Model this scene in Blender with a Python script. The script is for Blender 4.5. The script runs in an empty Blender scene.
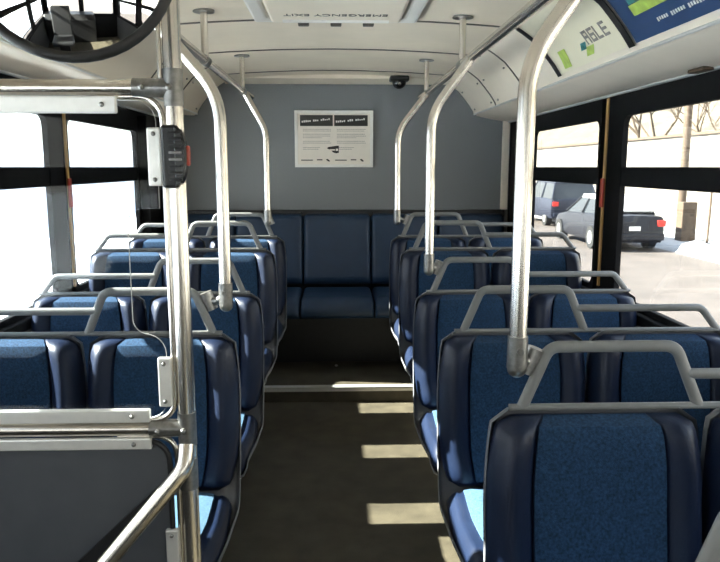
import bpy, math, random
from mathutils import Vector, Matrix
random.seed(4)
PI = math.pi
S = bpy.context.scene
COL = S.collection
# ---------------------------------------------------------------- camera, light, exposure
cam_d = bpy.data.cameras.new('camera'); cam = bpy.data.objects.new('camera', cam_d); COL.objects.link(cam)
cam_d.sensor_width = 36; cam_d.lens = 35.0; cam_d.clip_start = 0.02; cam_d.clip_end = 400
cam.location = (0, 0, 1.40)
cam.rotation_euler = (math.radians(90 - 9.25), 0, math.radians(-1.88))
S.camera = cam
S.view_settings.view_transform = 'Standard'; S.view_settings.look = 'None'
S.view_settings.gamma = 1; S.view_settings.use_curve_mapping = False
S.view_settings.exposure = 0.3
W = bpy.data.worlds.new('world'); S.world = W; W.use_nodes = True
nt = W.node_tree; nt.nodes.clear()
out = nt.nodes.new('ShaderNodeOutputWorld'); bg = nt.nodes.new('ShaderNodeBackground')
tc = nt.nodes.new('ShaderNodeTexCoord'); sp = nt.nodes.new('ShaderNodeSeparateXYZ'); rp = nt.nodes.new('ShaderNodeValToRGB')
nt.links.new(tc.outputs['Generated'], sp.inputs[0]); nt.links.new(sp.outputs['Z'], rp.inputs[0])
rp.color_ramp.elements[0].position = 0.0; rp.color_ramp.elements[0].color = (1.0, 0.92, 0.82, 1)
rp.color_ramp.elements[1].position = 0.9; rp.color_ramp.elements[1].color = (0.62, 0.76, 1.0, 1)
nt.links.new(rp.outputs[0], bg.inputs[0]); bg.inputs[1].default_value = 4.0
nt.links.new(bg.outputs[0], out.inputs[0])
sun_d = bpy.data.lights.new('sun', 'SUN'); sun = bpy.data.objects.new('sun', sun_d); COL.objects.link(sun)
sun_d.energy = 54.0; sun_d.angle = math.radians(0.6); sun_d.color = (1.0, 0.93, 0.80)
sun.location = (-8, -3, 9)
sun.rotation_euler = Vector((1.0, -0.13, -0.635)).to_track_quat('-Z', 'Y').to_euler()

# ---------------------------------------------------------------- materials
def mat(name, col, rough=0.5, metal=0.0, noise=0.0, nscale=40.0, bump=0.0, bscale=200.0, spec=0.5, coat=0.0, stretch=None):
    m = bpy.data.materials.new(name); m.use_nodes = True; t = m.node_tree
    b = t.nodes['Principled BSDF']
    b.inputs['Base Color'].default_value = (*col, 1); b.inputs['Roughness'].default_value = rough
    b.inputs['Metallic'].default_value = metal; b.inputs['Specular IOR Level'].default_value = spec
    b.inputs['Coat Weight'].default_value = coat
    tcn = t.nodes.new('ShaderNodeTexCoord'); mp = t.nodes.new('ShaderNodeMapping')
    t.links.new(tcn.outputs['Object'], mp.inputs[0])
    if stretch: mp.inputs['Scale'].default_value = stretch
    if noise:
        n = t.nodes.new('ShaderNodeTexNoise'); n.inputs['Scale'].default_value = nscale; n.inputs['Detail'].default_value = 5
        r = t.nodes.new('ShaderNodeValToRGB')
        r.color_ramp.elements[0].position = .3; r.color_ramp.elements[1].position = .7
        r.color_ramp.elements[0].color = (*[max(0, c*(1-noise)) for c in col], 1)
        r.color_ramp.elements[1].color = (*[min(1, c*(1+noise)) for c in col], 1)
        t.links.new(mp.outputs[0], n.inputs['Vector']); t.links.new(n.outputs[0], r.inputs[0]); t.links.new(r.outputs[0], b.inputs['Base Color'])
    if bump:
        n2 = t.nodes.new('ShaderNodeTexNoise'); n2.inputs['Scale'].default_value = bscale; n2.inputs['Detail'].default_value = 3
        bp = t.nodes.new('ShaderNodeBump'); bp.inputs['Strength'].default_value = bump; bp.inputs['Distance'].default_value = .004
        t.links.new(mp.outputs[0], n2.inputs['Vector']); t.links.new(n2.outputs[0], bp.inputs['Height']); t.links.new(bp.outputs[0], b.inputs['Normal'])
    return m
def glass_mat(name, tint=(.9, .94, .95), gloss=.10):
    m = bpy.data.materials.new(name); m.use_nodes = True; t = m.node_tree; t.nodes.clear()
    o = t.nodes.new('ShaderNodeOutputMaterial'); mx = t.nodes.new('ShaderNodeMixShader')
    tr = t.nodes.new('ShaderNodeBsdfTransparent'); tr.inputs[0].default_value = (*tint, 1)
    gl = t.nodes.new('ShaderNodeBsdfGlossy'); gl.inputs['Roughness'].default_value = .02
    lw = t.nodes.new('ShaderNodeLayerWeight'); lw.inputs['Blend'].default_value = .35
    mu = t.nodes.new('ShaderNodeMath'); mu.operation = 'MULTIPLY'; mu.inputs[1].default_value = gloss*4
    t.links.new(lw.outputs['Facing'], mu.inputs[0]); t.links.new(mu.outputs[0], mx.inputs[0])
    t.links.new(tr.outputs[0], mx.inputs[1]); t.links.new(gl.outputs[0], mx.inputs[2]); t.links.new(mx.outputs[0], o.inputs[0])
    return m
M = dict(
    vinyl=mat('navy_vinyl', (.0060, .0125, .034), .40, spec=.32, noise=.12, nscale=12, bump=.15, bscale=300),
    fabric=mat('blue_fabric', (.015, .042, .090), .9, noise=.45, nscale=170, bump=.5, bscale=500, spec=.2),
    cushfab=mat('light_blue_fabric', (.050, .105, .17), .85, noise=.25, nscale=150, bump=.4, bscale=500, spec=.2),
    bench=mat('rear_vinyl', (.013, .036, .080), .42, noise=.12, nscale=10, bump=.15, bscale=300),
    shell=mat('seat_shell_grey', (.13, .135, .15), .38, noise=.08, nscale=8),
    rail=mat('rail_grey', (.17, .175, .175), .42, noise=.06, nscale=30),
    steel=mat('brushed_steel', (.72, .68, .62), .24, 1.0, noise=.06, nscale=60, stretch=(1, 1, .1)),
    castm=mat('cast_fitting', (.26, .255, .245), .35, .9, noise=.2, nscale=80),
    alu=mat('satin_aluminium', (.78, .77, .74), .40, .55, noise=.03, nscale=60),
    cream=mat('cream_laminate', (.84, .755, .63), .45, noise=.03, nscale=6),
    ceil=mat('ceiling_laminate', (.80, .71, .58), .5, noise=.05, nscale=4),
    seam=mat('dark_seam', (.10, .09, .08), .6),
    carpet=mat('grey_wall_carpet', (.225, .237, .250), .92, noise=.10, nscale=160, bump=.3, bscale=400, spec=.2),
    black=mat('black_rubber', (.012, .012, .013), .45, noise=.2, nscale=30),
    blackgl=mat('black_plastic', (.010, .010, .011), .22),
    frame=mat('black_window_frame', (.008, .008, .009), .70, noise=.2, nscale=20, spec=.10),
    wallp=mat('side_panel_grey', (.05, .052, .055), .55, noise=.1, nscale=30),
    floor=mat('rubber_floor', (.060, .051, .034), .55, noise=.35, nscale=9, bump=.25, bscale=140),
    panel=mat('charcoal_laminate', (.075, .08, .09), .33, noise=.06, nscale=20),
    yellow=mat('yellow_strip', (.45, .26, .08), .4),
    red=mat('red_plastic', (.40, .035, .015), .35),
    white=mat('white_paint', (.82, .80, .76), .4),
    paper=mat('paper', (.80, .74, .66), .6, noise=.03, nscale=20),
    adcream=mat('ad_cream', (.86, .80, .62), .35, noise=.04, nscale=5),
    adblue=mat('ad_blue', (.030, .065, .16), .3, noise=.1, nscale=4),
    adgreen=mat('ad_green', (.45, .60, .12), .35, noise=.2, nscale=30),
    adteal=mat('ad_teal', (.06, .27, .27), .35, noise=.6, nscale=45),
    ink=mat('grey_ink', (.28, .26, .24), .6), dink=mat('dark_ink', (.03, .028, .025), .5),
    brown=mat('brown_latch', (.07, .045, .025), .5),
    asphalt=mat('salted_asphalt', (.082, .066, .057), .8, noise=.2, nscale=1.1, bump=.3, bscale=30),
    snow=mat('snow', (.30, .30, .30), .7, noise=.05, nscale=2, bump=.4, bscale=6),
    freshsnow=mat('fresh_snow', (.84, .88, .93), .7, noise=.05, nscale=2, bump=.4, bscale=6),
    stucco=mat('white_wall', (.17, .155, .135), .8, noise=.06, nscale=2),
    palewall=mat('pale_blue_wall', (.82, .86, .90), .8, noise=.08, nscale=.8),
    hill=mat('dry_hillside', (.105, .085, .058), .9, noise=.35, nscale=.7),
    bark=mat('bark', (.07, .048, .03), .9, noise=.3, nscale=20),
    wood=mat('weathered_pole', (.085, .058, .038), .85, noise=.25, nscale=15, stretch=(1, 1, .1)),
    carblack=mat('dark_car_paint', (.012, .013, .018), .45, spec=.3), carblue=mat('dark_blue_car_paint', (.014, .018, .032), .45, spec=.3),
    carsilver=mat('silver_car_paint', (.45, .46, .48), .3, .5, coat=.6), carglass=mat('car_glass', (.02, .025, .03), .08),
    tyre=mat('tyre', (.015, .015, .015), .7), hub=mat('hub', (.4, .4, .4), .35, .8),
    tail=mat('tail_lamp', (.60, .03, .02), .25),
)
M['mirror'] = mat('mirror_silver', (.92, .93, .93), .0, 1.0)
M['glass'] = glass_mat('window_glass'); M['plexi'] = glass_mat('clear_plexiglass', (.93, .95, .97), .07)
M['edge'] = mat('plexi_edge', (.75, .77, .80), .25)

# ---------------------------------------------------------------- helpers
class MB:
    def __init__(s): s.v = []; s.f = []; s.mi = []; s.cur = 0
    def add(s, vs, fs):
        o = len(s.v); s.v += [tuple(v) for v in vs]
        for f in fs: s.f.append(tuple(i + o for i in f)); s.mi.append(s.cur)
        return s
    def box(s, x0, x1, y0, y1, z0, z1):
        if x0 > x1: x0, x1 = x1, x0
        vs = [(x, y, z) for z in (z0, z1) for y in (y0, y1) for x in (x0, x1)]
        return s.add(vs, [(0, 2, 3, 1), (4, 5, 7, 6), (0, 1, 5, 4), (2, 6, 7, 3), (0, 4, 6, 2), (1, 3, 7, 5)])
    def prism(s, poly, axis, a, b):
        def P(p, h):
            u, v = p
            return {'x': (h, u, v), 'y': (u, h, v), 'z': (u, v, h)}[axis]
        n = len(poly); vs = [P(p, a) for p in poly] + [P(p, b) for p in poly]
        fs = [tuple(range(n))[::-1], tuple(range(n, 2*n))] + [(i, (i+1) % n, n+(i+1) % n, n+i) for i in range(n)]
        return s.add(vs, fs)
    def tube(s, pts, r, n=14, fil=0.0, r2=None, up=None, closed=False, caps=True):
        P = fillet([Vector(p) for p in pts], fil, closed)
        m = len(P); rings = []; prev = None
        for i in range(m):
            if closed: t = (P[(i+1) % m] - P[i-1]).normalized()
            else:
                a = P[max(i-1, 0)]; b = P[min(i+1, m-1)]; t = (b-a).normalized()
            if up is not None:
                nn = Vector(up) - t*Vector(up).dot(t); nn.normalize()
            elif prev is None:
                nn = t.orthogonal().normalized()
            else:
                nn = (prev - t*prev.dot(t)).normalized()
            prev = nn; bb = t.cross(nn)
            rr = r[i] if isinstance(r, (list, tuple)) else r
            q2 = r2 if r2 else rr
            rings.append([P[i] + nn*rr*math.cos(2*PI*k/n) + bb*q2*math.sin(2*PI*k/n) for k in range(n)])
        vs = [v for g in rings for v in g]; fs = []
        for i in range(m if closed else m-1):
            j = (i+1) % m
            for k in range(n): fs.append((i*n+k, i*n+(k+1) % n, j*n+(k+1) % n, j*n+k))
        if not closed and caps: fs += [tuple(range(n))[::-1], tuple(range((m-1)*n, m*n))]
        return s.add(vs, fs)
    def cyl(s, a, b, r, n=18, r1=None): return s.tube([a, b], [r, r if r1 is None else r1], n)
    def ball(s, c, rx, ry=None, rz=None, n=14, m=8):
        ry = ry or rx; rz = rz or rx; vs = [(c[0], c[1], c[2]+rz)]
        for i in range(1, m):
            a = PI*i/m
            for k in range(n): vs.append((c[0]+rx*math.sin(a)*math.cos(2*PI*k/n), c[1]+ry*math.sin(a)*math.sin(2*PI*k/n), c[2]+rz*math.cos(a)))
        vs.append((c[0], c[1], c[2]-rz)); L = len(vs)-1
        fs = [(0, 1+k, 1+(k+1) % n) for k in range(n)]
        for i in range(m-2):
            for k in range(n): a = 1+i*n+k; b = 1+i*n+(k+1) % n; fs.append((a, a+n, b+n, b))
        fs += [(L, 1+(m-2)*n+(k+1) % n, 1+(m-2)*n+k) for k in range(n)]
        return s.add(vs, fs)
    def shell2(s, F, B):      # F, B: matching grids (rows x cols) of points; closed between
        R = len(F); Cc = len(F[0]); o = R*Cc
        vs = [p for r in F for p in r] + [p for r in B for p in r]; fs = []
        for i in range(R-1):
            for j in range(Cc-1):
                a = i*Cc+j; fs.append((a, a+1, a+Cc+1, a+Cc)); fs.append((o+a, o+a+Cc, o+a+Cc+1, o+a+1))
        for j in range(Cc-1):
            fs.append((j+1, j, o+j, o+j+1)); a = (R-1)*Cc+j; fs.append((a, a+1, o+a+1, o+a))
        for i in range(R-1):
            a = i*Cc; fs.append((a, a+Cc, o+a+Cc, o+a)); a = i*Cc+Cc-1; fs.append((a+Cc, a, o+a, o+a+Cc))
        return s.add(vs, fs)
    def build(s, name, m, parent=None, smooth=True, bevel=0.0, loc=None, ang=40):
        me = bpy.data.meshes.new(name); me.from_pydata(s.v, [], s.f); me.validate()
        ms = m if isinstance(m, (list, tuple)) else [m]
        for q in ms: me.materials.append(M[q] if isinstance(q, str) else q)
        if len(ms) > 1:
            for p, i in zip(me.polygons, s.mi): p.material_index = i
        import bmesh
        b = bmesh.new(); b.from_mesh(me); bmesh.ops.recalc_face_normals(b, faces=b.faces)
        for e in b.edges:
            if len(e.link_faces) == 2 and e.calc_face_angle(0) > math.radians(ang): e.smooth = False
        for f in b.faces: f.smooth = smooth
        b.to_mesh(me); b.free()
        o = bpy.data.objects.new(name, me); COL.objects.link(o)
        if parent: o.parent = parent
        if loc: o.location = loc
        if bevel:
            md = o.modifiers.new('bevel', 'BEVEL'); md.width = bevel; md.segments = 2; md.limit_method = 'ANGLE'; md.angle_limit = math.radians(35)
        return o
def fillet(P, r, closed=False):
    if r <= 0 or len(P) < 3: return P
    outp = []; n = len(P)
    for i in range(n):
        if not closed and i in (0, n-1): outp.append(P[i]); continue
        a, p, b = P[i-1], P[i], P[(i+1) % n]
        d1 = (a-p); d2 = (b-p); l1 = d1.length; l2 = d2.length; d1.normalize(); d2.normalize()
        ang = d1.angle(d2)
        if ang > PI-.02: outp.append(p); continue
        t = min(r/math.tan(ang/2), l1*.48, l2*.48)
        s0 = p+d1*t; s1 = p+d2*t
        for k in range(9):
            u = k/8; outp.append(s0*(1-u)**2 + p*2*u*(1-u) + s1*u*u)
    return outp
def tag(o, label, cat, group=None, kind=None):
    o['label'] = label; o['category'] = cat
    if group: o['group'] = group
    if kind: o['kind'] = kind
    return o
def struct(o): o['kind'] = 'structure'; return o
def empty(name, loc=(0, 0, 0), rz=0):
    o = bpy.data.objects.new(name, None); COL.objects.link(o); o.location = loc; o.rotation_euler = (0, 0, rz); o.empty_display_size = .1
    return o
def copy_tree(o, parent=None):
    c = o.copy(); COL.objects.link(c)
    if parent: c.parent = parent
    for ch in [x for x in KIDS.get(o.name, [])]: copy_tree(ch, c)
    return c
KIDS = {}
def index_kids(root):
    for o in COL.objects:
        if o.parent: KIDS.setdefault(o.parent.name, [])
    for o in list(COL.objects):
        if o.parent and o not in KIDS.setdefault(o.parent.name, []): KIDS[o.parent.name].append(o)
def rrect(x0, x1, z0, z1, r, n=6):
    pts = []
    for cx, cz, a0 in ((x1-r, z0+r, -90), (x1-r, z1-r, 0), (x0+r, z1-r, 90), (x0+r, z0+r, 180)):
        for k in range(n+1):
            a = math.radians(a0+90*k/n); pts.append((cx+r*math.cos(a), cz+r*math.sin(a)))
    return pts
def holed(mb, outer, inner, a, b, axis='x'):
    """plate between rectangle outer (4 numbers) and rounded hole inner (4 numbers + r), thick a..b"""
    n = 6; I = rrect(*inner[:4], inner[4], n); u0, u1, v0, v1 = outer
    O = []
    for i, (u, v) in enumerate(I):
        q = i//(n+1); k = i % (n+1)
        if q == 0: p = (u, v0) if k < n/2 else (u1, v)
        elif q == 1: p = (u1, v) if k < n/2 else (u, v1)
        elif q == 2: p = (u, v1) if k < n/2 else (u0, v)
        else: p = (u0, v) if k < n/2 else (u, v0)
        if k == n//2: p = ((u1, v0), (u1, v1), (u0, v1), (u0, v0))[q]
        O.append(p)
    def P(p, h): return {'x': (h, p[0], p[1]), 'y': (p[0], h, p[1]), 'z': (p[0], p[1], h)}[axis]
    N = len(I)
    vs = [P(p, a) for p in I]+[P(p, a) for p in O]+[P(p, b) for p in I]+[P(p, b) for p in O]; fs = []
    for i in range(N):
        j = (i+1) % N
        fs += [(i, j, N+j, N+i), (2*N+i, 3*N+i, 3*N+j, 2*N+j), (i, 2*N+i, 2*N+j, j), (N+i, N+j, 3*N+j, 3*N+i)]
    mb.add(vs, fs)

# ---------------------------------------------------------------- bus shell
YF, YR = -2.6, 5.0          # front and rear of the cabin
XW = 1.22
STEP = 4.06; SH = .09
m = MB(); m.box(-1.24, 1.24, YF, STEP, -.05, 0); m.box(-1.24, 1.24, STEP, YR+.05, -.05, SH)
for s in (-1, 1): m.box(s*.50, s*1.24, 2.80, STEP, -.01, SH-.001)
struct(m.build('floor', 'floor', smooth=False))
m = MB(); m.box(-.50, .50, STEP-.012, STEP+.035, SH-.004, SH+.006); m.box(-.50, .50, STEP-.012, STEP-.004, SH-.022, SH+.004)
struct(m.build('trim_step_nosing', 'alu', smooth=False, bevel=.002))
# ceiling: slight arch, seams
def arch(x): return 2.010 - .03*(x/.74)**2
m = MB(); xs = [-.78+1.56*i/16 for i in range(17)]
F = [[(x, y, arch(x)) for x in xs] for y in (YF, 0, 1.5, 3.0, 4.0, YR)]; B = [[(x, y, arch(x)+.04) for x in xs] for y in (YF, 0, 1.5, 3.0, 4.0, YR)]
m.shell2(F, B); struct(m.build('ceiling', 'ceil'))
for k, y in enumerate((3.05, 3.80, 4.62)):
    m = MB(); xs2 = [-.76+1.52*i/16 for i in range(17)]
    m.shell2([[(x, yy, arch(x)-.004) for x in xs2] for yy in (y, y+.014)], [[(x, yy, arch(x)+.004) for x in xs2] for yy in (y, y+.014)])
    struct(m.build('trim_ceiling_seam', 'seam'))
m = MB(); m.shell2([[(x, yy, zz) for x in xs2] for yy, zz in ((YR-.16, 1.985-.0), (YR-.02, 1.962))], [[(x, yy, 2.02) for x in xs2] for yy in (YR-.16, YR-.02)])
struct(m.build('trim_rear_ceiling_edge', 'cream'))
# coving with rack profile
prof = [(XW+.03, 1.715), (1.20, 1.712), (1.10, 1.727), (.985, 1.752), (.962, 1.765), (.955, 1.785), (.925, 1.830), (.89, 1.874), (.85, 1.920), (.80, 1.957), (.76, 1.982), (.74, 1.996), (.74, 2.06), (XW+.03, 2.06)]
for s in (-1, 1):
    m = MB(); m.prism([(s*x, z+(.03 if s < 0 and x > 1.05 and z < 1.8 else 0)) for x, z in prof], 'y', YF, YR)
    struct(m.build('trim_coving_' + ('left' if s < 0 else 'right'), 'cream', ang=50))
    m = MB()                                   # ledge line under the adverts and lower edge line
    m.tube([(s*.962, YF, 1.762), (s*.962, 4.99, 1.762)], .006, 8); zb = 1.743 if s < 0 else 1.713; m.tube([(s*1.205, YF, zb), (s*1.205, 4.99, zb)], .010, 10)
    struct(m.build('trim_coving_bead', 'alu'))
    m = MB()
    for y in (3.62, 4.30, .9, .2):
        pp = [(s*(x-.004), z-.003) for x, z in prof[4:12]]; qq = [(s*(x+.004), z+.003) for x, z in prof[4:12]]
        m.shell2([[(a, yy, b) for a, b in pp] for yy in (y, y+.008)], [[(a, yy, b) for a, b in qq] for yy in (y, y+.008)])
    struct(m.build('trim_coving_joint', 'seam'))
    m = MB()
    for y in (3.7, 4.2, 4.38, 4.9):
        for x, z in ((.948, 1.79), (.86, 1.902)): m.ball((s*x, y, z), .006, n=8, m=5)
    struct(m.build('trim_coving_screw', 'castm'))
# side walls: lower panel, sill, window frames, posts
SPANS = [(3.24, 4.36), (1.78, 3.0), (.34, 1.56), (-1.10, .12), (-2.35, -1.32)]
wn = 0
for s in (-1, 1):
    side = 'left' if s < 0 else 'right'
    m = MB(); m.box(s*XW, s*(XW+.05), YF, YR+.05, -.05, .80)
    struct(m.build('wall_'+side, 'wallp', smooth=False))
    m = MB(); m.box(s*(XW-.035), s*XW, YF, 4.5, .78, .825); struct(m.build('trim_sill_'+side, 'frame', smooth=False, bevel=.008))
    edges = [YR+.05] + [y for a, b in SPANS for y in (b, a)] + [YF]
    if s < 0: edges[edges.index(3.0)] = 3.05
    m = MB()
    for k in range(0, len(edges), 2): m.box(s*(XW+.006), s*(XW+.014), edges[k+1], edges[k], .80, 1.77)
    struct(m.build('wall_'+side+'_posts', 'frame', smooth=False, bevel=.004))
    for (a, b) in SPANS:
        wn += 1
        if s < 0 and b == 3.0: b = 3.05
        m = MB()
        holed(m, (a-.01, b+.01, .80, 1.77), (a+.018, b-.018, .850, 1.612, .045), s*(XW-.012), s*(XW+.014))
        m.box(s*(XW-.006), s*(XW+.016), a+.01, b-.01, 1.318, 1.400)
        f = m.build('window_%d' % wn, 'frame', smooth=False, bevel=.003); struct(f)
        m = MB(); m.box(s*(XW+.004), s*(XW+.009), a+.01, b-.01, .845, 1.32); m.box(s*(XW+.004), s*(XW+.009), a+.01, b-.01, 1.398, 1.62)
        m.build('glass_pane', 'glass', f, smooth=False)
        if a > 1.5 and a < 3.1:     # slider divider in upper pane
            m = MB(); m.box(s*(XW+.002), s*(XW+.03), (a+b)/2-.2, (a+b)/2-.185, 1.40, 1.612)
            m.build('slider_bar', 'alu', f, smooth=False)
# rear wall
m = MB(); m.box(-1.25, 1.25, YR, YR+.05, 0, 2.06); struct(m.build('wall_rear', 'carpet', smooth=False))
m = MB(); m.box(-1.19, 1.19, YR-.05, YR, 1.05, 1.10)
for i in range(9):
    m.ball((-1.0+.25*i, YR-.052, 1.078), .009, n=8, m=5)
struct(m.build('trim_rear_rail', 'black', smooth=False, bevel=.004))
for s in (-1, 1):
    m = MB(); m.box(s*1.165, s*1.215, YR-.03, YR, 1.10, 1.72); struct(m.build('trim_rear_corner', 'cream', smooth=False, bevel=.006))
    m = MB(); m.box(s*1.16, s*1.218, 4.42, 4.50, .82, 1.71); struct(m.build('trim_rear_pillar', 'frame', smooth=False, bevel=.006))
# front of the cabin behind the viewer (seen in the mirror)
m = MB(); m.box(-1.25, 1.25, YF-.05, YF, 0, .85); m.box(-1.25, 1.25, YF-.05, YF, 1.42, 2.06)
for x0, x1 in ((-1.25, -1.10), (-.06, .06), (1.10, 1.25)): m.box(x0, x1, YF-.05, YF, .85, 1.42)
struct(m.build('wall_front', 'frame', smooth=False))
for n_, (x0, x1) in enumerate(((-1.10, -.06), (.06, 1.10))):
    m = MB(); holed(m, (x0, x1, .85, 1.42), (x0+.02, x1-.02, .87, 1.40, .05), YF-.045, YF-.005, 'y')
    f = struct(m.build('window_%d' % (wn+1+n_), 'black', smooth=False))
    m = MB(); m.box(x0+.01, x1-.01, YF-.03, YF-.024, .86, 1.41); m.build('glass_pane', 'glass', f, smooth=False)

# ---------------------------------------------------------------- yellow pull strips on window posts
for s, lab in ((1, 'yellow vertical stop strip with red button on right window post'), (-1, 'yellow vertical stop strip with red button on left window post')):
    for y in (3.14,):
        r = empty('stop_strip', (s*1.20, y+(.06 if s < 0 else 0), .86)); tag(r, lab, 'stop request strip', 'stop strips on the window posts')
        m = MB(); m.box(-.005, .005, -.010, .010, 0, .84); m.build('strip', 'yellow', r, smooth=False, bevel=.003)
        m = MB(); m.box(-s*.006-.006, -s*.006+.006, -.015, .015, .36, .49); m.build('button', 'red', r, smooth=False, bevel=.004)

# ---------------------------------------------------------------- adverts in the right rack
AP = [(.9525, 1.786), (.923, 1.829), (.888, 1.872), (.848, 1.918), (.798, 1.955), (.762, 1.978)]
def on_rack(t, off=.0):          # t 0 bottom .. 1 top along rack profile
    L = [0]
    for a, b in zip(AP, AP[1:]): L.append(L[-1]+math.dist(a, b))
    d = t*L[-1]
    for i in range(len(AP)-1):
        if d <= L[i+1] or i == len(AP)-2:
            u = (d-L[i])/(L[i+1]-L[i]); x = AP[i][0]*(1-u)+AP[i+1][0]*u; z = AP[i][1]*(1-u)+AP[i+1][1]*u
            nx, nz = AP[i+1][1]-AP[i][1], -(AP[i+1][0]-AP[i][0]); l = math.hypot(nx, nz); nx /= -l; nz /= -l
            return x+nx*off, z+nz*off
def rack_patch(m, y0, y1, t0, t1, off=.003, nt_=10, slant=0.0):
    F = []; B = []
    for i in range(nt_+1):
        t = t0+(t1-t0)*i/nt_; d = slant*i/nt_
        a = on_rack(t, off); b = on_rack(t, off-.0015)
        F.append([(a[0], y0+d, a[1]), (a[0], y1+d, a[1])]); B.append([(b[0], y0+d, b[1]), (b[0], y1+d, b[1])])
    m.shell2(F, B)
def advert(y0, y1, mt, label, extras, name='advert_card'):
    r = empty(name, (0, 0, 0)); tag(r, label, 'advert')
    m = MB(); rack_patch(m, y0, y1, .01, .99, .004, 14); m.build('card', mt, r)
    for nm, mm, patches in extras:
        m = MB()
        for p in patches: rack_patch(m, p[0], p[1], p[2], p[3], .0065, 6, p[4] if len(p) > 4 else 0)
        m.build(nm, mm, r)
def strokes(y0, y1, t0, t1, n):   # word-like run of small letter strokes; y decreases to the right of the reader
    ps = []; y = y1; w = (y1-y0)/n
    for i in range(n):
        if i % 7 != 5: ps.append((y-w*.75, y-w*.25, t0+(t1-t0)*random.uniform(0, .3), t1))
        y -= w
    return ps
def letter(y, t, w, h, pat):      # blocky letter strokes, y towards the viewer = reader's right
    k = .18; ps = []
    for c in pat:
        if c == 'l': ps.append((y-w*k, y, t, t+h))
        if c == 'r': ps.append((y-w, y-w+w*k, t, t+h))
        if c == 't': ps.append((y-w, y, t+h*(1-k), t+h))
        if c == 'm': ps.append((y-w, y, t+h*.42, t+h*(.42+k)))
        if c == 'b': ps.append((y-w, y, t, t+h*k))
        if c == 'h': ps.append((y-w, y-w+w*k, t, t+h*.5))
    return ps
word = [('letter', 'ink', letter(2.60-.055*i, .24, .042, .20, pt)) for i, pt in enumerate(('ltrm', 'ltbhm', 'lb', 'ltmb'))]
advert(2.33, 3.02, 'adcream', 'cream advert card with green leaf in the right overhead rack',
       [('green_patch', 'adgreen', [(2.86, 2.94, .06, .34, -.03)]), ('leaf', 'adgreen', [(2.60, 2.67, .10, .22, -.04)]),
        ('lettering', 'ink', strokes(2.62, 2.95, .66, .69, 16)), *word, ('shape', 'adteal', [(2.64, 2.69, .20, .30, -.03)])])
advert(1.60, 2.27, 'adblue', 'dark blue advert card with teal and green picture in right rack',
       [('teal_picture', 'adteal', [(1.98, 2.17, .44, .99, -.02)]), ('green_band', 'adgreen', [(1.97, 2.18, .30, .43, 0)]),
        ('green_patch', 'adgreen', [(1.66, 1.72, .42, .70, -.02)]), ('lettering', 'white', strokes(1.72, 2.08, .13, .18, 26))])
for y in (3.035, 2.30, 1.57):
    m = MB(); rack_patch(m, y-.022, y+.022, -.01, 1.0, .010, 14); struct(m.build('trim_rack_divider', 'black'))
m = MB(); m.box(1.16, 1.20, 2.26, 2.36, 1.704, 1.716)
tag(m.build('ceiling_latch', 'brown', smooth=False, bevel=.004), 'small brown latch under the right overhead panel near window top', 'latch')

# ---------------------------------------------------------------- roof hatch
h = empty('roof_hatch', (0, 0, 0)); tag(h, 'white emergency exit hatch set in the ceiling centre', 'roof hatch')
m = MB(); holed(m, (-.335, .335, 2.30, 3.02), (-.27, .27, 2.365, 2.955, .05), 1.985, 2.012, 'z'); m.build('frame', 'white', h, smooth=False, bevel=.012)
m = MB(); m.box(-.262, .262, 2.37, 2.95, 1.972, 2.000); m.build('panel', 'cream', h, smooth=False, bevel=.014)
m = MB(); m.tube([(-.21, 2.90, 1.972), (.21, 2.90, 1.972)], .010, 10); m.build('lip', 'white', h)
for x in (-.13, 0, .13):
    m = MB(); m.box(x-.022, x+.022, 2.925, 2.955, 1.958, 1.972); m.build('catch', 'seam', h, smooth=False, bevel=.004)
def text(body, size, mt, parent, loc, rot, name='lettering'):
    c = bpy.data.curves.new(name, 'FONT'); c.body = body; c.size = size; c.extrude = .0006; c.align_x = 'CENTER'; c.align_y = 'CENTER'
    c.materials.append(M[mt]); o = bpy.data.objects.new(name, c); COL.objects.link(o); o.parent = parent
    bpy.context.view_layer.update(); dg = bpy.context.evaluated_depsgraph_get(); me = bpy.data.meshes.new_from_object(o.evaluated_get(dg)); bpy.data.objects.remove(o)
    o = bpy.data.objects.new(name, me); COL.objects.link(o); o.parent = parent
    o.location = loc; o.rotation_euler = rot; return o
text('EMERGENCY EXIT', .050, 'dink', h, (0, 2.80, 1.9715), (PI, 0, PI))

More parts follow.
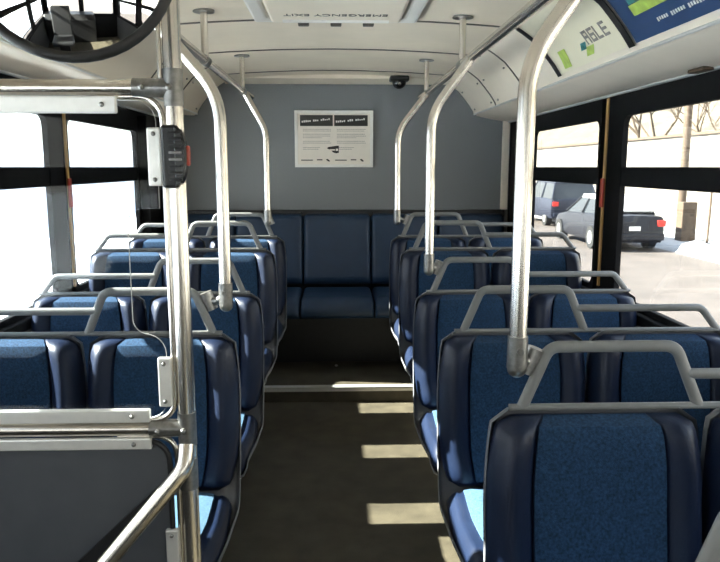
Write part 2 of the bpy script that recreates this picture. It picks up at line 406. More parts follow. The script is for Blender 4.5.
# ---------------------------------------------------------------- rear wall notice, camera dome
p = empty('framed_notice', (-.018, YR-.012, 1.398)); p.scale = (.96, 1, .96); tag(p, 'white framed two-page notice on the grey rear wall', 'notice')
m = MB(); holed(m, (-.285, .285, 0, .405), (-.262, .262, .022, .383, .004), -.014, .01, 'y'); m.build('frame', 'white', p, smooth=False, bevel=.003)
m = MB(); m.box(-.265, .265, -.004, .004, .02, .385); m.build('paper_sheet', 'paper', p, smooth=False)
for x0, x1 in ((-.245, -.008), (.002, .245)):
    m = MB(); m.box(x0, x1, -.0065, -.003, .295, .372); hd = m.build('header', 'dink', p, smooth=False)
    m = MB(); n = 15; x = x0+.012
    for i in range(n):
        w = (x1-x0-.03)/n; zc = .325 + .020*i/n
        if i in (5, 9): x += w; continue
        m.box(x, x+w*.75, -.0085, -.006, zc-.006, zc+random.uniform(.002, .010)); x += w
    m.build('title', 'white', hd, smooth=False)
    for r_, nn in ((.270, 20), (.258, 17), (.235, 21), (.222, 21), (.210, 12), (.185, 19), (.172, 16), (.140, 10), (.128, 9)):
        m = MB(); x = x0+.02
        for i in range(nn):
            w = random.uniform(.006, .013)
            if x+w > x1-.012: break
            m.box(x, x+w, -.0062, -.003, r_, r_+.0035); x += w+.003
        m.build('text_line', 'ink', p, smooth=False)
    m = MB(); m.box(x0+.005, x0+.09, -.0062, -.003, .048, .055); m.build('footer_text', 'dink', p, smooth=False); m = MB(); m.box(x0+.12, x0+.16, -.0062, -.003, .050, .058); m.build('footer_text', 'dink', p, smooth=False); m = MB()
    m.prism([(x0+.185, .058), (x0+.20, .060), (x0+.215, .046), (x0+.21, .040), (x0+.197, .045)], 'y', -.0062, -.003)
    m.build('footer_emblem', 'dink', p, smooth=False)
m = MB(); m.prism([(-.05, .135), (-.045, .145), (.02, .155), (.035, .155), (.035, .105), (.015, .100), (-.01, .108), (-.02, .122)], 'y', -.0075, -.003)
lg = m.build('picture', 'dink', p, smooth=False)
m = MB(); m.box(-.03, .008, -.009, -.007, .120, .130); m.box(.013, .030, -.009, -.007, .118, .134); m.build('picture_highlight', 'paper', lg, smooth=False)

d = empty('camera_dome', (.42, 4.82, 1.972)); d.scale = (.85, .85, .85); tag(d, 'black security camera dome hanging at rear ceiling edge', 'security camera')
m = MB(); m.box(-.075, .075, -.06, .06, -.01, .03); m.build('housing', 'black', d, smooth=False, bevel=.01)
m = MB(); m.ball((0, 0, -.012), .055, .055, .055, 20, 12); m.build('dome', 'blackgl', d)
m = MB(); m.ball((0, -.045, -.03), .014, n=10, m=6); m.build('lens', 'steel', d)

# ---------------------------------------------------------------- seats
def lerp_path(P, n):
    P = [Vector((0, a, b)) for a, b in P]; P = fillet(P, .08)
    L = [0]
    for a, b in zip(P, P[1:]): L.append(L[-1]+(b-a).length)
    res = []
    for i in range(n+1):
        d_ = L[-1]*i/n; k = 0
        while k < len(P)-2 and L[k+1] < d_: k += 1
        u = (d_-L[k])/max(1e-9, L[k+1]-L[k]); q = P[k].lerp(P[k+1], u); res.append(q)
    out_ = []
    for i, q in enumerate(res):
        t = (res[min(i+1, n)]-res[max(i-1, 0)]).normalized()
        nn = Vector((0, t.z, -t.y))            # points forward (-y) / up
        out_.append((q, nn))
    return out_, L[-1]
US = [-1, -.985, -.96, -.92, -.87, -.81, -.74, -.67, -.64, -.625, -.61, -.595, -.575, -.55, -.4, -.2, 0]
US = US + [-u for u in US[-2::-1]]
def padding(path, hw, thick, prof_, us=US, n=26, base=0.0):
    pts, L = lerp_path(path, n); F = []; B = []
    for i, (q, nn) in enumerate(pts):
        t = i/n; w = hw(t, L)
        F.append([Vector((u*w, 0, 0))+q+nn*(base+thick*prof_(u, t)) for u in us])
        B.append([Vector((u*w*.985, 0, 0))+q+nn*base for u in us])
    m = MB(); m.shell2(F, B); return m
def corner(t, L, r):
    s_ = t*L
    return 0 if s_ > r else r - math.sqrt(max(0, r*r-(r-s_)**2))
BACK = [(.000, .900), (-.020, .72), (-.050, .55), (-.082, .455)]
def hw_back(t, L): return .223 - .022*(1-min(1, t/.35))**2 - .030*max(0, (t-.6)/.4)**2 - corner(t, L, .028) - corner(1-t, L, .03)
def pf_back(u, t):
    e = max(0, 1-abs(u)**9)**.5; ends = max(.02, 1-abs(2*t-1)**14)**.5
    bo = 1 + .62*math.exp(-((abs(u)-.82)/.13)**2)*(.35+.65*math.sin(PI*min(1, max(0, .15+.8*t))))
    g = -.25*math.exp(-((abs(u)-.615)/.018)**2)
    return max(.03, e*ends*(bo+g))
SEAT = [(-.085, .408), (-.28, .400), (-.46, .415), (-.495, .370)]
def hw_seat(t, L): return .202 + .010*math.sin(PI*t) - corner(1-t, L, .04)
def pf_seat(u, t):
    e = max(0, 1-abs(u)**7)**.5; ends = max(.02, 1-abs(2*t-1)**12)**.5
    g = -.18*math.exp(-((abs(u)-.80)/.018)**2) + .10*math.exp(-((abs(u)-.9)/.08)**2)
    return max(.03, e*ends*(1+g))
SHP = [(.012, .908), (-.007, .72), (-.040, .53), (-.085, .398), (-.28, .388), (-.46, .403), (-.505, .355)]
def shell_mesh():
    pts, L = lerp_path(SHP, 40); us = [-1, -.985, -.965, -.94, -.9, -.6, -.3, 0, .3, .6, .9, .94, .965, .985, 1]; F = []; B = []
    for i, (q, nn) in enumerate(pts):
        t = i/40; s_ = t*L
        w = .2245 - .015*(1-min(1, s_/.2))**2 - corner(t, L, .030) - .022*max(0, (s_-.55)/.5) - corner(1-t, L, .05)
        lipf = lambda u: .024*max(0, (abs(u)-.93)/.07)**2
        ex = .010 if .42 < s_ < .62 else 0
        F.append([Vector((u*w, 0, 0))+q+nn*(-.004+lipf(u)) for u in us])
        B.append([Vector((u*(w+.002), 0, 0))+q+nn*(-.013+lipf(u)*.9) for u in us])
    m = MB(); m.shell2(F, B); return m
def patch_mesh(path, hw, thick, prof_, t0, t1, frac):
    n = 26; pts, L = lerp_path(path, n); us = [frac*(-1+2*i/12) for i in range(13)]; F = []; B = []
    for i, (q, nn) in enumerate(pts):
        t = i/n
        if t < t0 or t > t1: continue
        w = hw(t, L); lift = .003
        F.append([Vector((u*w, 0, 0))+q+nn*(thick*prof_(u*.92, t)+lift*(.2 if abs(u) > frac*.95 else 1)) for u in us])
        B.append([Vector((u*w, 0, 0))+q+nn*(thick*prof_(u*.92, t)-.004) for u in us])
    m = MB(); m.shell2(F, B); return m
def seat_parts(s, root):
    """s=+1 aisle on the left of the seat (right-hand side of bus)"""
    for cx in (.517, .969):
        x = s*cx
        sh = shell_mesh().build('seat_shell', 'shell', root, loc=(x, 0, 0), ang=60)
        b = padding(BACK, hw_back, .048, pf_back).build('backrest', 'vinyl', root, loc=(x, 0, 0), ang=75)
        patch_mesh(BACK, hw_back, .048, pf_back, 0.0, .99, .60).build('fabric_insert', 'fabric', b)
        c = padding(SEAT, hw_seat, .062, pf_seat).build('seat_cushion', 'vinyl', root, loc=(x, 0, 0), ang=75)
        patch_mesh(SEAT, hw_seat, .062, pf_seat, .04, .93, .77).build('fabric_insert', 'cushfab', c)
    # frame under
    m = MB()
    for y in (-.14, -.39): m.tube([(s*.33, y, .345), (s*1.21, y, .345)], .018, 10)
    for x in (.36, .60, .85, 1.10): m.tube([(s*x, -.10, .345), (s*x, -.43, .345)], .014, 8)
    m.build('seat_frame', 'castm', root)
    m = MB(); m.tube([(s*.62, -.10, 0), (s*.62, -.13, .345)], .020, 12); m.box(s*.56, s*.68, -.16, -.04, 0, .012); m.build('leg', 'castm', root)
    m = MB(); m.tube([(s*.62, -.43, 0), (s*.62, -.39, .345)], .020, 12); m.box(s*.56, s*.68, -.47, -.37, 0, .012); m.build('leg', 'castm', root)
    # grab rails (flattened tube loops)
    y = .010; ra, rb = .0095, .0125
    A = [(.372, .912), (.426, 1.036), (.690, 1.036), (.740, .912)]
    m = MB(); m.tube([(s*a, y+.01*(z > 1), z) for a, z in A], ra, 12, fil=.035, r2=rb, up=(0, 1, 0), closed=False)
    m.build('grab_rail', 'rail', root)
    m = MB(); m.tube([(s*.714, y+.004, .978), (s*1.100, y+.006, .978), (s*1.150, y, .912)], ra, 12, fil=.035, r2=.0115, up=(0, 1, 0))
    m.build('grab_rail', 'rail', root)
    m = MB(); m.tube([(s*.345, y, .911), (s*1.165, y, .911)], .007, 10, r2=.010, up=(0, 0, 1))
    m.build('top_bar', 'rail', root)
ROWS_R = [(.67, 0), (1.35, 0), (2.03, 0), (2.71, 0), (3.37, .095), (4.00, .095)]
ROWS_L = [(2.03, 0), (2.71, 0), (3.37, .095), (4.00, .095)]
LAB_R = ['navy double bus seat at lower right corner, only its grey rail showing',
         'navy and blue double seat nearest on the right, full backrest in view',
         'navy double seat second behind the nearest right one, lower grab rail in front of windows',
         'navy double seat on the right just ahead of the raised rear rows',
         'navy double seat on the raised right floor, second row from rear',
         'navy double seat right beside the rear bench, last right row']
LAB_L = ['navy double seat nearest on the left, behind the clear partition',
         'navy double seat second on the left, behind the first left pair',
         'navy double seat third on the left, on the raised floor',
         'navy double seat last on the left beside the rear bench']
for s, rows, labs, grp in ((1, ROWS_R, LAB_R, 'double seats along the right side of the aisle'), (-1, ROWS_L, LAB_L, 'double seats along the left side of the aisle')):
    proto = empty('double_seat', (.012 if s > 0 else .008, 0, 0)); seat_parts(s, proto); index_kids(proto)
    for i, (y, z) in enumerate(rows):
        o = proto if i == 0 else copy_tree(proto)
        o.location = (.008 if s > 0 else .0, y+.012, z); tag(o, labs[i], 'bus seat', grp)
# rear bench
rb_ = empty('rear_bench', (0, 4.90, SH)); tag(rb_, 'long navy vinyl rear bench across the back of the bus', 'bench seat')
BB = [(.035, .985), (.0, .80), (-.03, .62), (-.06, .50)]
def hw_bb(t, L): return .2345 - corner(t, L, .02)
def pf_bb(u, t):
    e = max(0, 1-abs(u)**24)**.5; ends = max(.02, 1-abs(2*t-1)**18)**.5
    return max(.03, e*ends)
BS = [(-.055, .425), (-.30, .42), (-.52, .43), (-.545, .36)]
for k in range(5):
    x = -.944+.472*k
    b = padding(BB, hw_bb, .055, pf_bb, n=20).build('backrest', 'bench', rb_, loc=(x, 0, 0), ang=75)
    c = padding(BS, hw_bb, .065, pf_bb, n=20).build('seat_cushion', 'bench', rb_, loc=(x, 0, 0), ang=75)
m = MB(); m.box(-1.18, 1.18, -.27, .02, 0, .42); m.box(-1.18, 1.18, -.50, -.27, .36, .42); m.box(-1.18, 1.18, .03, .06, .40, .96); m.build('base', 'black', rb_, smooth=False)

# ---------------------------------------------------------------- grab poles and ceiling rails
RX, RZ = .51, 1.81
for s, stubs, lab, yend in ((1, (.85, 2.93, 4.08), 'long steel ceiling grab rail above the right seats', 4.12), (-1, (.85, 2.85, 3.95), 'long steel ceiling grab rail above the left seats', 4.12)):
    r = empty('ceiling_grab_rail', (0, 0, 0)); tag(r, lab, 'grab rail', 'ceiling grab rails')
    m = MB(); m.tube([(s*RX, -2.2, RZ), (s*RX, 4.04, RZ), (s*(RX-.03), 4.10, RZ-.02)], .0165, 16, fil=.03); m.build('rail', 'steel', r)
    for y in stubs:
        zc = arch(RX)
        m = MB(); m.tube([(s*RX, y, RZ), (s*RX, y, zc)], .014, 12); st = m.build('hanger', 'steel', r)
        m = MB(); m.tube([(s*RX, y, zc-.006), (s*RX, y, zc+.002)], .042, 18); m.build('flange', 'castm', st)
        m = MB(); m.tube([(s*RX, y-.035, RZ), (s*RX, y+.035, RZ)], .020, 14); m.build('tee_fitting', 'castm', st)
POLES = [(1, 1.37, 0, .365, 'steel grab pole clamped to the nearest right seat'),
         (1, 2.73, 0, .362, 'steel grab pole clamped to right seat just ahead of raised rows'),
         (1, 4.02, .095, .345, 'short steel grab pole at the last right seat'),
         (-1, 2.05, 0, .330, 'steel grab pole clamped to the nearest left seat'),
         (-1, 4.02, .095, .395, 'short steel grab pole at the last left seat')]
for s, y, z, x, lab in POLES:
    r = empty('grab_pole', (s*x, y, 1.0+z)); tag(r, lab, 'grab pole', 'bent steel grab poles')
    dx = s*(RX-x); ztop = RZ-1.0-z
    m = MB(); m.tube([(0, 0, .02), (0, 0, .60-z), (dx, .0, ztop)], .0175, 18, fil=.22); m.build('pole', 'steel', r)
    m = MB(); m.tube([(0, 0, -.005), (0, 0, .062)], .0205, 18); m.ball((0, 0, -.004), .0205, n=14, m=8)
    m.tube([(0, -.018, .035), (0, -.027, .035)], .007, 10); m.build('end_socket', 'castm', r)
    m = MB(); ex = s*(.392-x)+.008; m.tube([(0, 0, .022), (ex*.5, .012, .006), (ex, .02, .004)], .0125, 12, fil=.02)
    m.tube([(ex-s*.008, .022, -.022), (ex+s*.012, .022, .030)], .0205, 14); m.build('clamp', 'castm', r)

# ---------------------------------------------------------------- partition at left front
PY = 1.38; PX = -.309
P_ = empty('partition', (PX, PY, 0)); tag(P_, 'clear upper and charcoal lower partition with steel post at front left', 'partition')
def Q(x, y, z): return (x-PX, y-PY, z)
m = MB(); m.tube([Q(PX, PY, 0), Q(PX, PY, 1.995)], .0175, 20); po = m.build('post', 'steel', P_)
m = MB(); m.tube([Q(PX, PY, 1.985), Q(PX, PY, 2.004)], .045, 20); m.tube([Q(PX, PY, 0), Q(PX, PY, .01)], .045, 20); m.build('flange', 'castm', po)
XL = -1.21
m = MB(); m.tube([Q(XL, PY, 1.548), Q(PX, PY, 1.548)], .0155, 16); m.build('top_tube', 'steel', P_)
m = MB(); m.tube([Q(XL, PY, .872), Q(PX, PY, .872)], .0150, 16); m.build('middle_tube', 'steel', P_)
# inner rounded frame tubes
m = MB(); m.tube([Q(-.45, PY, 1.532), Q(-.331, PY, 1.532), Q(-.331, PY, .890), Q(-.45, PY, .890)], .0060, 10, fil=.05); m.build('inner_frame', 'steel', P_)
m = MB(); m.tube([Q(-.45, PY, .856), Q(-.331, PY, .856), Q(-.331, PY, .32), Q(XL, PY, .32)], .0060, 10, fil=.05); m.build('inner_frame', 'steel', P_)
for z in (1.548, .872):
    m = MB(); m.tube([Q(PX-.075, PY, z), Q(PX, PY, z)], .0180, 16); m.tube([Q(PX, PY, z-.035), Q(PX, PY, z+.035)], .0188, 16)
    for xx, dz in ((-.055, 0), (-.004, .0)): m.ball((xx, -.021, z+dz), .0065, n=8, m=5)
    m.build('tee_fitting', 'castm', P_)
m = MB(); m.tube([Q(-.333, PY, 1.56), Q(-.333, PY, 1.99)], .005, 8); m.build('side_tube', 'steel', P_)
# clear sheet with hand cut-out
def arc(cx, cz, r, a0, a1, n=6): return [(cx+r*math.cos(math.radians(a0+(a1-a0)*k/n)), cz+r*math.sin(math.radians(a0+(a1-a0)*k/n))) for k in range(n+1)]
gp = [(XL, .895), (-.40, .895)] + arc(-.385, .935, .040, -90, 0) + [(-.345, 1.03)] + arc(-.385, 1.03, .040, 0, 90)[1:] + arc(-.378, 1.100, .030, 270, 180) + arc(-.378, 1.290, .030, 180, 90) + [(-.345, 1.320), (-.345, 1.48)] + arc(-.385, 1.485, .04, 0, 90) + [(XL, 1.525)]
m = MB(); m.prism([(x-PX, z) for x, z in gp], 'y', -.003, .003)
for i in range(2, len(m.f)): m.mi[i] = 1
m.build('clear_sheet', ['plexi', 'edge'], P_, smooth=False)
gb = [(XL, .34), (-.36, .34), (-.345, .36), (-.345, .80)] + arc(-.39, .803, .045, 0, 90) + [(XL, .848)]
m = MB(); m.prism([(x-PX, z) for x, z in gb], 'y', -.006, .006); m.build('lower_panel', 'panel', P_, smooth=False)
m = MB(); m.tube([Q(-.47, PY-.004, .846), Q(-.347, PY-.004, .846), Q(-.347, PY-.004, .34)], .006, 8, fil=.05); m.build('gasket', 'black', P_)
m = MB(); m.prism([(x-PX, z) for x, z in ((-.345, .775), (-.345, .735), (-.70, .395), (-.745, .395))], 'y', -.012, -.006); m.build('handrail_shadow_strip', 'black', P_, smooth=False)  # handrail's shadow on the panel, modelled as a flat black strip
for nm, x0, x1, z0, z1, sc in (('clamp_strip', XL, -.414, 1.500, 1.532, [-.44, -.9]), ('clamp_strip', XL, -.380, .889, .917, [-.415, -.85]), ('clamp_strip', XL, -.380, .832, .856, [-.415, -.85])):
    m = MB(); m.box(x0-PX, x1-PX, -.016, -.003, z0, z1)
    c = m.build(nm, 'alu', P_, smooth=False, bevel=.003)
    m = MB()
    for x in sc: m.ball((x-PX, -.017, (z0+z1)/2), .005, n=8, m=5)
    m.build('screw', 'castm', c)
for z0, z1 in ((1.364, 1.474), (.922, 1.024), (.40, .655)):
    m = MB(); m.box(-.360-PX, -.333-PX, -.016, -.002, z0, z1); c = m.build('clamp_plate', 'alu', P_, smooth=False, bevel=.003)
    m = MB()
    for z in (z0+.012, z1-.012): m.ball((-.347-PX, -.017, z), .0045, n=8, m=5)
    m.build('screw', 'castm', c)
m = MB(); m.tube([Q(PX, PY-.012, .84), Q(PX, PY-.034, .80), Q(-.50, PY-.085, .575), Q(-.95, PY-.10, .18), Q(-1.0, PY-.10, .0)], .0175, 18, fil=.07)
m.build('handrail', 'steel', P_)
m = MB(); m.tube([Q(PX, PY-.006, .745), Q(PX, PY-.006, .81)], .0195, 16); m.build('tee_fitting', 'castm', P_)
# stop request unit on the post
u = empty('stop_button_unit', (PX, PY-.02, 1.36)); tag(u, 'black ribbed stop request unit with red button on the front post', 'stop button')
m = MB(); m.box(-.020, .012, -.018, .0, 0, .118); m.build('housing', 'black', u, smooth=False, bevel=.006)
m = MB(); pts = [(.005, .0)] + [(  .010+.018*math.sin(PI*(k+1)/12)**.6, .118*(k+1)/12) for k in range(11)] + [(.005, .118)]
m.prism(pts, 'y', -.022, .006); m.build('guard', 'blackgl', u, smooth=False, bevel=.003)
for k in range(8):
    m = MB(); z = .014+.0125*k; m.box(-.004, .020, -.026, -.021, z, z+.005); m.build('rib', 'castm' if k in (3, 4) else 'black', u, smooth=False, bevel=.0015)
m = MB(); m.box(.026, .032, -.016, .002, .042, .080); m.build('button', 'red', u, smooth=False, bevel=.003)

# ---------------------------------------------------------------- convex mirror
mc = Vector((-.356, 1.0, 1.682))
mr = empty('convex_mirror', mc); tag(mr, 'round convex mirror with black rim at upper left', 'mirror')
mr.rotation_euler = Vector((.16, -1.0, .05)).to_track_quat('Z', 'Y').to_euler()
R0, RS = .136, .34
m = MB(); vs = []; fs = []; NR, NS = 12, 48
h0 = math.sqrt(RS*RS-R0*R0); vs.append((0, 0, RS-h0))
for i in range(1, NR+1):
    rr = R0*i/NR; z = math.sqrt(RS*RS-rr*rr)-h0
    for k in range(NS): vs.append((rr*math.cos(2*PI*k/NS), rr*math.sin(2*PI*k/NS), z))
for k in range(NS): fs.append((0, 1+k, 1+(k+1) % NS))
for i in range(NR-1):
    for k in range(NS): a = 1+i*NS+k; b = 1+i*NS+(k+1) % NS; fs.append((a, a+NS, b+NS, b))
m.add(vs, fs); m.build('mirror_face', 'mirror', mr)
m = MB(); m.tube([(R0*math.cos(2*PI*k/48), R0*math.sin(2*PI*k/48), 0) for k in range(48)], .0078, 10, closed=True); m.build('rim', 'black', mr)
m = MB(); vs = [(0, 0, -.02)]; m.tube([(0, 0, -.001), (0, 0, -.012), (0, 0, -.03)], [R0*.99, R0*.9, R0*.3], 32); m.build('back', 'blackgl', mr)
m = MB(); m.tube([(0, 0, -.02), (0, .02, -.06), (.02, .21, -.06), (.02, .30, -.06)], .009, 10, fil=.03); m.build('bracket', 'steel', mr)

# ---------------------------------------------------------------- driver's place behind the viewer
ds = empty('driver_seat', (-.62, -1.35, 0), PI); tag(ds, 'black driver seat reflected in the round mirror', 'driver seat')
m = MB(); m.box(-.25, .25, -.25, .25, .45, .56); m.build('seat_cushion', 'black', ds, smooth=False, bevel=.04)
m = MB(); m.prism([(.20, .50), (.32, .50), (.42, 1.22), (.34, 1.24)], 'x', -.24, .24); m.build('backrest', 'black', ds, smooth=False, bevel=.03)
m = MB(); m.box(-.12, .12, -.12, .12, 0, .45); m.build('pedestal', 'black', ds, smooth=False, bevel=.02)
db = empty('dashboard', (0, YF, 0)); tag(db, 'black dashboard under the windshield reflected in the mirror', 'dashboard')
m = MB(); m.prism([(.01, 0), (.35, 0), (.40, .75), (.30, .90), (.01, .95)], 'x', -1.2, .35); m.build('console', 'black', db, smooth=False, bevel=.02)
sw = empty('steering_wheel', (-.62, -2.10, 1.0)); sw.rotation_euler = (math.radians(-35), 0, 0); tag(sw, 'large black steering wheel reflected in the round mirror', 'steering wheel')
m = MB(); m.tube([(.22*math.cos(2*PI*k/32), .22*math.sin(2*PI*k/32), 0) for k in range(32)], .014, 10, closed=True); m.build('rim', 'black', sw)
m = MB(); m.ball((0, 0, -.01), .05, .05, .03); m.build('hub', 'black', sw)
for a in (0, 120, 240):
    m = MB(); c_, s_ = math.cos(math.radians(a)), math.sin(math.radians(a)); m.tube([(0, 0, -.01), (.21*c_, .21*s_, 0)], .010, 8); m.build('spoke', 'black', sw)

# small white bit of litter on raised aisle floor
m = MB(); m.ball((-.01, 4.50, SH+.009), .011, .010, .008, 8, 5)
tag(m.build('litter', 'white'), 'tiny white scrap lying on the raised aisle floor', 'litter')

# ---------------------------------------------------------------- outside
GZ = -.95
m = MB(); m.box(-3.5, 9.6, -60, 120, GZ-.1, GZ); struct(m.build('ground_street', 'asphalt', smooth=False))
m = MB(); m.box(-70, -3.5, -60, 120, GZ-.1, GZ+.06); struct(m.build('ground_snow_left', 'freshsnow', smooth=False))
m = MB(); m.box(9.6, 15, -60, 120, GZ-.1, GZ+.12); struct(m.build('ground_sidewalk', 'snow', smooth=False))
m = MB(); F = []; B = []
for i in range(60):
    y = 6+i*.8; hh = .22+.12*math.sin(i*1.3)+.08*math.sin(i*2.9)
    F.append([(9.4, y, GZ), (9.6, y, GZ+hh*.8), (9.9+.1*math.sin(i), y, GZ+hh), (10.3, y, GZ+.14), (10.6, y, GZ+.1)]); B.append([(a[0], a[1], GZ-.05) for a in F[-1]])
m.shell2(F, B); struct(m.build('ground_snow_bank', 'snow'))
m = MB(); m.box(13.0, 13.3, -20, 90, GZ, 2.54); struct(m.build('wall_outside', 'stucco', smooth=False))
m = MB(); m.box(12.9, 13.4, -20, 90, 2.54, 2.63); struct(m.build('trim_outside_wall_cap', 'wood', smooth=False))
m = MB(); F = []; B = []
for i in range(30):
    y = -20+i*5; F.append([(14, y, GZ), (19, y, 2+.6*math.sin(i)), (28, y, 6+1.2*math.sin(i*.7)), (45, y, 9+2*math.sin(i*.5)), (70, y, 11)]); B.append([(a[0], a[1], GZ-1) for a in F[-1]])
m.shell2(F, B); struct(m.build('ground_hillside', 'hill'))
m = MB(); m.box(-17, -14, -10, 60, GZ, 1.9); m.prism([(-17.2, 1.9), (-13.8, 1.9), (-15.5, 2.6)], 'y', -10, 60)
tag(m.build('long_building', 'palewall', smooth=False), 'pale blue-white long building beyond the left windows', 'building')

def car(name, loc, rz, body, label, kind='sedan', group='cars parked along the street'):
    r = empty(name, loc, rz); tag(r, label, 'car', group)
    # +y is forward; sections: y, half width, z bottom, z shoulder
    if kind == 'sedan':
        L = 4.7; secs = [(-2.35, .78, .35, .78), (-2.28, .86, .25, .98), (-1.5, .90, .22, 1.02), (-.3, .91, .22, .98), (.8, .90, .22, .95), (1.9, .86, .22, .82), (2.30, .78, .28, .66), (2.38, .70, .35, .58)]
        cab = [(-1.75, .72, 1.01), (-1.05, .60, 1.42), (.25, .60, 1.44), (1.05, .74, .96)]
    elif kind == 'suv':
        secs = [(-2.35, .84, .42, 1.00), (-2.30, .93, .34, 1.10), (-1.4, .96, .32, 1.14), (0, .96, .32, 1.12), (1.0, .95, .32, 1.10), (2.1, .92, .32, 1.02), (2.35, .86, .36, .85), (2.40, .78, .42, .75)]
        cab = [(-2.28, .80, 1.12), (-2.05, .72, 1.72), (.35, .72, 1.76), (1.1, .82, 1.10)]
    else:
        secs = [(-2.6, .92, .50, 1.08), (-2.56, .96, .45, 1.12), (-.7, .96, .40, 1.12), (0, .96, .40, 1.14), (1.0, .96, .40, 1.12), (2.2, .94, .40, 1.06), (2.50, .88, .42, .90), (2.55, .80, .46, .80)]
        cab = [(-.72, .80, 1.13), (-.55, .72, 1.72), (.65, .72, 1.74), (1.25, .82, 1.12)]
    F = []
    for y, w, zb, zs in secs:
        F.append([(-w*.92, y, zb), (-w, y, zb+.15), (-w, y, (zb+zs)/2), (-w*.97, y, zs-.06), (-w*.88, y, zs), (0, y, zs+.03), (w*.88, y, zs), (w*.97, y, zs-.06), (w, y, (zb+zs)/2), (w, y, zb+.15), (w*.92, y, zb)])
    B = [[(a[0]*.9, a[1], secs[i][2]) for a in F[i]] for i in range(len(F))]
    m = MB(); m.shell2(F, B); m.build('body', body, r, ang=50)
    # greenhouse (glass) and roof
    m = MB(); g = []
    for y, w, z in cab: g.append([(-w, y, z), (w, y, z)])
    c0, c1, c2, c3 = cab
    wb = c0[1]+.08
    vs = [(-wb, c0[0], c0[2]-.04), (wb, c0[0], c0[2]-.04), (wb+.02, c3[0], c3[2]-.04), (-wb-.02, c3[0], c3[2]-.04), (-c1[1], c1[0], c1[2]), (c1[1], c1[0], c1[2]), (c2[1], c2[0], c2[2]), (-c2[1], c2[0], c2[2])]
    m.add(vs, [(0, 1, 2, 3), (4, 7, 6, 5), (0, 4, 5, 1), (1, 5, 6, 2), (2, 6, 7, 3), (3, 7, 4, 0)]); m.build('cabin_glass', 'carglass', r, smooth=False, bevel=.03)
    m = MB(); m.box(-c1[1]-.01, c1[1]+.01, c1[0]-.03, c2[0]+.03, c1[2]-.03, c1[2]+.04); m.build('roof', 'snow' if kind == 'sedan' else body, r, smooth=False, bevel=.03)
    m = MB()
    for sx in (-1, 1):
        m.tube([(sx*(wb+.0), c0[0], c0[2]), (sx*(c1[1]+.0), c1[0], c1[2])], .035, 6); m.tube([(sx*(wb+.02), c3[0], c3[2]), (sx*c2[1], c2[0], c2[2])], .03, 6)
        m.tube([(sx*(wb+.02), (c1[0]+c2[0])/2, c0[2]-.02), (sx*(c1[1]+.01), (c1[0]+c2[0])/2, c1[2])], .03, 6)
    m.build('pillars', body, r)
    if kind == 'sedan':
        m = MB(); w0 = wb-.02; w1 = c1[1]-.02
        m.add([(-w0, c0[0]+.02, c0[2]+.03), (w0, c0[0]+.02, c0[2]+.03), (w1, c1[0], c1[2]+.03), (-w1, c1[0], c1[2]+.03), (-w0, c0[0]-.08, c0[2]+.09), (w0, c0[0]-.08, c0[2]+.09), (w1, c1[0]-.04, c1[2]+.10), (-w1, c1[0]-.04, c1[2]+.10)], [(0, 1, 2, 3), (4, 7, 6, 5), (0, 4, 5, 1), (1, 5, 6, 2), (2, 6, 7, 3), (3, 7, 4, 0)])
        m.box(-w1, w1, c1[0]-.05, c2[0]+.02, c1[2]+.03, c1[2]+.11); m.build('snow_cover', 'snow', r, smooth=False, bevel=.03)
    for sx in (-1, 1):
        for y in (-1.45, 1.45):
            m = MB(); m.tube([(sx*.70, y, .33), (sx*.93, y, .33)], .33, 22); w_ = m.build('wheel', 'tyre', r)
            m = MB(); m.tube([(sx*.92, y, .33), (sx*.94, y, .33)], .20, 16); m.build('hubcap', 'hub', w_)
        m = MB(); yb = secs[0][0]; zt = secs[1][3]-.30; m.box(sx*.64, sx*.88, yb-.012, yb+.12, zt+.02, zt+.20); m.build('tail_light', 'tail', r, smooth=False, bevel=.02)
    m = MB(); yb = secs[0][0]; m.box(-.84, .84, yb-.06, yb+.1, secs[0][2]-.03, secs[0][2]+.16); m.build('bumper', body, r, smooth=False, bevel=.03)
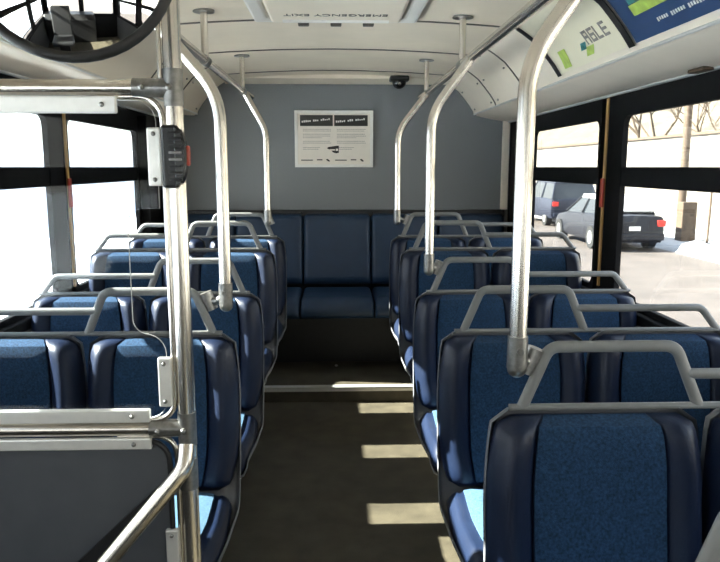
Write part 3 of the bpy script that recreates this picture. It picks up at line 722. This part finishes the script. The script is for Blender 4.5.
    m = MB(); m.box(-.16, .16, yb-.02, yb, secs[0][2]+.24, secs[0][2]+.36); m.build('licence_plate', 'white', r, smooth=False)
    return r
car('sedan', (8.3, 21.6, GZ), 0, 'carblack', 'dark sedan with snowy roof parked outside the right windows')
car('sport_utility_vehicle', (9.35, 29.7, GZ), 0, 'carblue', 'dark blue tall car parked ahead of the sedan', 'suv')

def tree(loc, hgt, label, seed, depth=5):
    rnd = random.Random(seed); m = MB()
    def br(p, d, l, r, k):
        q = p+d*l; m.tube([p, p.lerp(q, .5)+Vector((rnd.uniform(-.03, .03)*l, rnd.uniform(-.03, .03)*l, 0)), q], [r, r*.85, r*.65], 6, caps=False)
        if k == 0: return
        for _ in range(3 if k > 1 else 3):
            a = Vector((rnd.uniform(-1, 1), rnd.uniform(-1, 1), rnd.uniform(-.1, .7))).normalized()
            br(q, (d*.75+a*.75).normalized(), l*rnd.uniform(.62, .85), r*.58, k-1)
    br(Vector((0, 0, 0)), Vector((0, 0, 1)), hgt*.28, hgt*.016, depth)
    o = m.build('bare_tree', 'bark'); o.location = loc
    tag(o, label, 'tree', 'bare winter trees beyond the street')
tree((15, 33, .2), 7.5, 'bare tree behind the white wall, seen through rearmost right window', 1)
tree((14.6, 28, .2), 6.0, 'bare tree behind the wall at left edge of the large right window', 2)
tree((18, 42, 1.0), 8.0, 'bare tree on the far slope beyond rearmost right window', 3)
tree((17.5, 26, 1.0), 8.0, 'bare tree on the slope just beside the utility pole', 5)
m = MB(); m.tube([(10.75, 21.6, GZ), (10.75, 21.6, 9.5)], [.13, .10], 14); m.box(10, 11.5, 21.45, 21.6, 8.6, 8.75)
tag(m.build('utility_pole', 'wood'), 'brown wooden utility pole at the kerb across the street', 'utility pole')
m = MB(); m.box(10.45, 10.9, 20.9, 21.3, GZ+.1, .35); tag(m.build('utility_box', 'wood', smooth=False, bevel=.02), 'brown box at the foot of the utility pole', 'utility box')
m = MB(); m.tube([(11.0, 20.4, GZ), (11.03, 20.4, 1.0)], .035, 8); tag(m.build('sign_post', 'wood'), 'thin leaning post right of the utility pole', 'post')
bpy.context.view_layer.update()
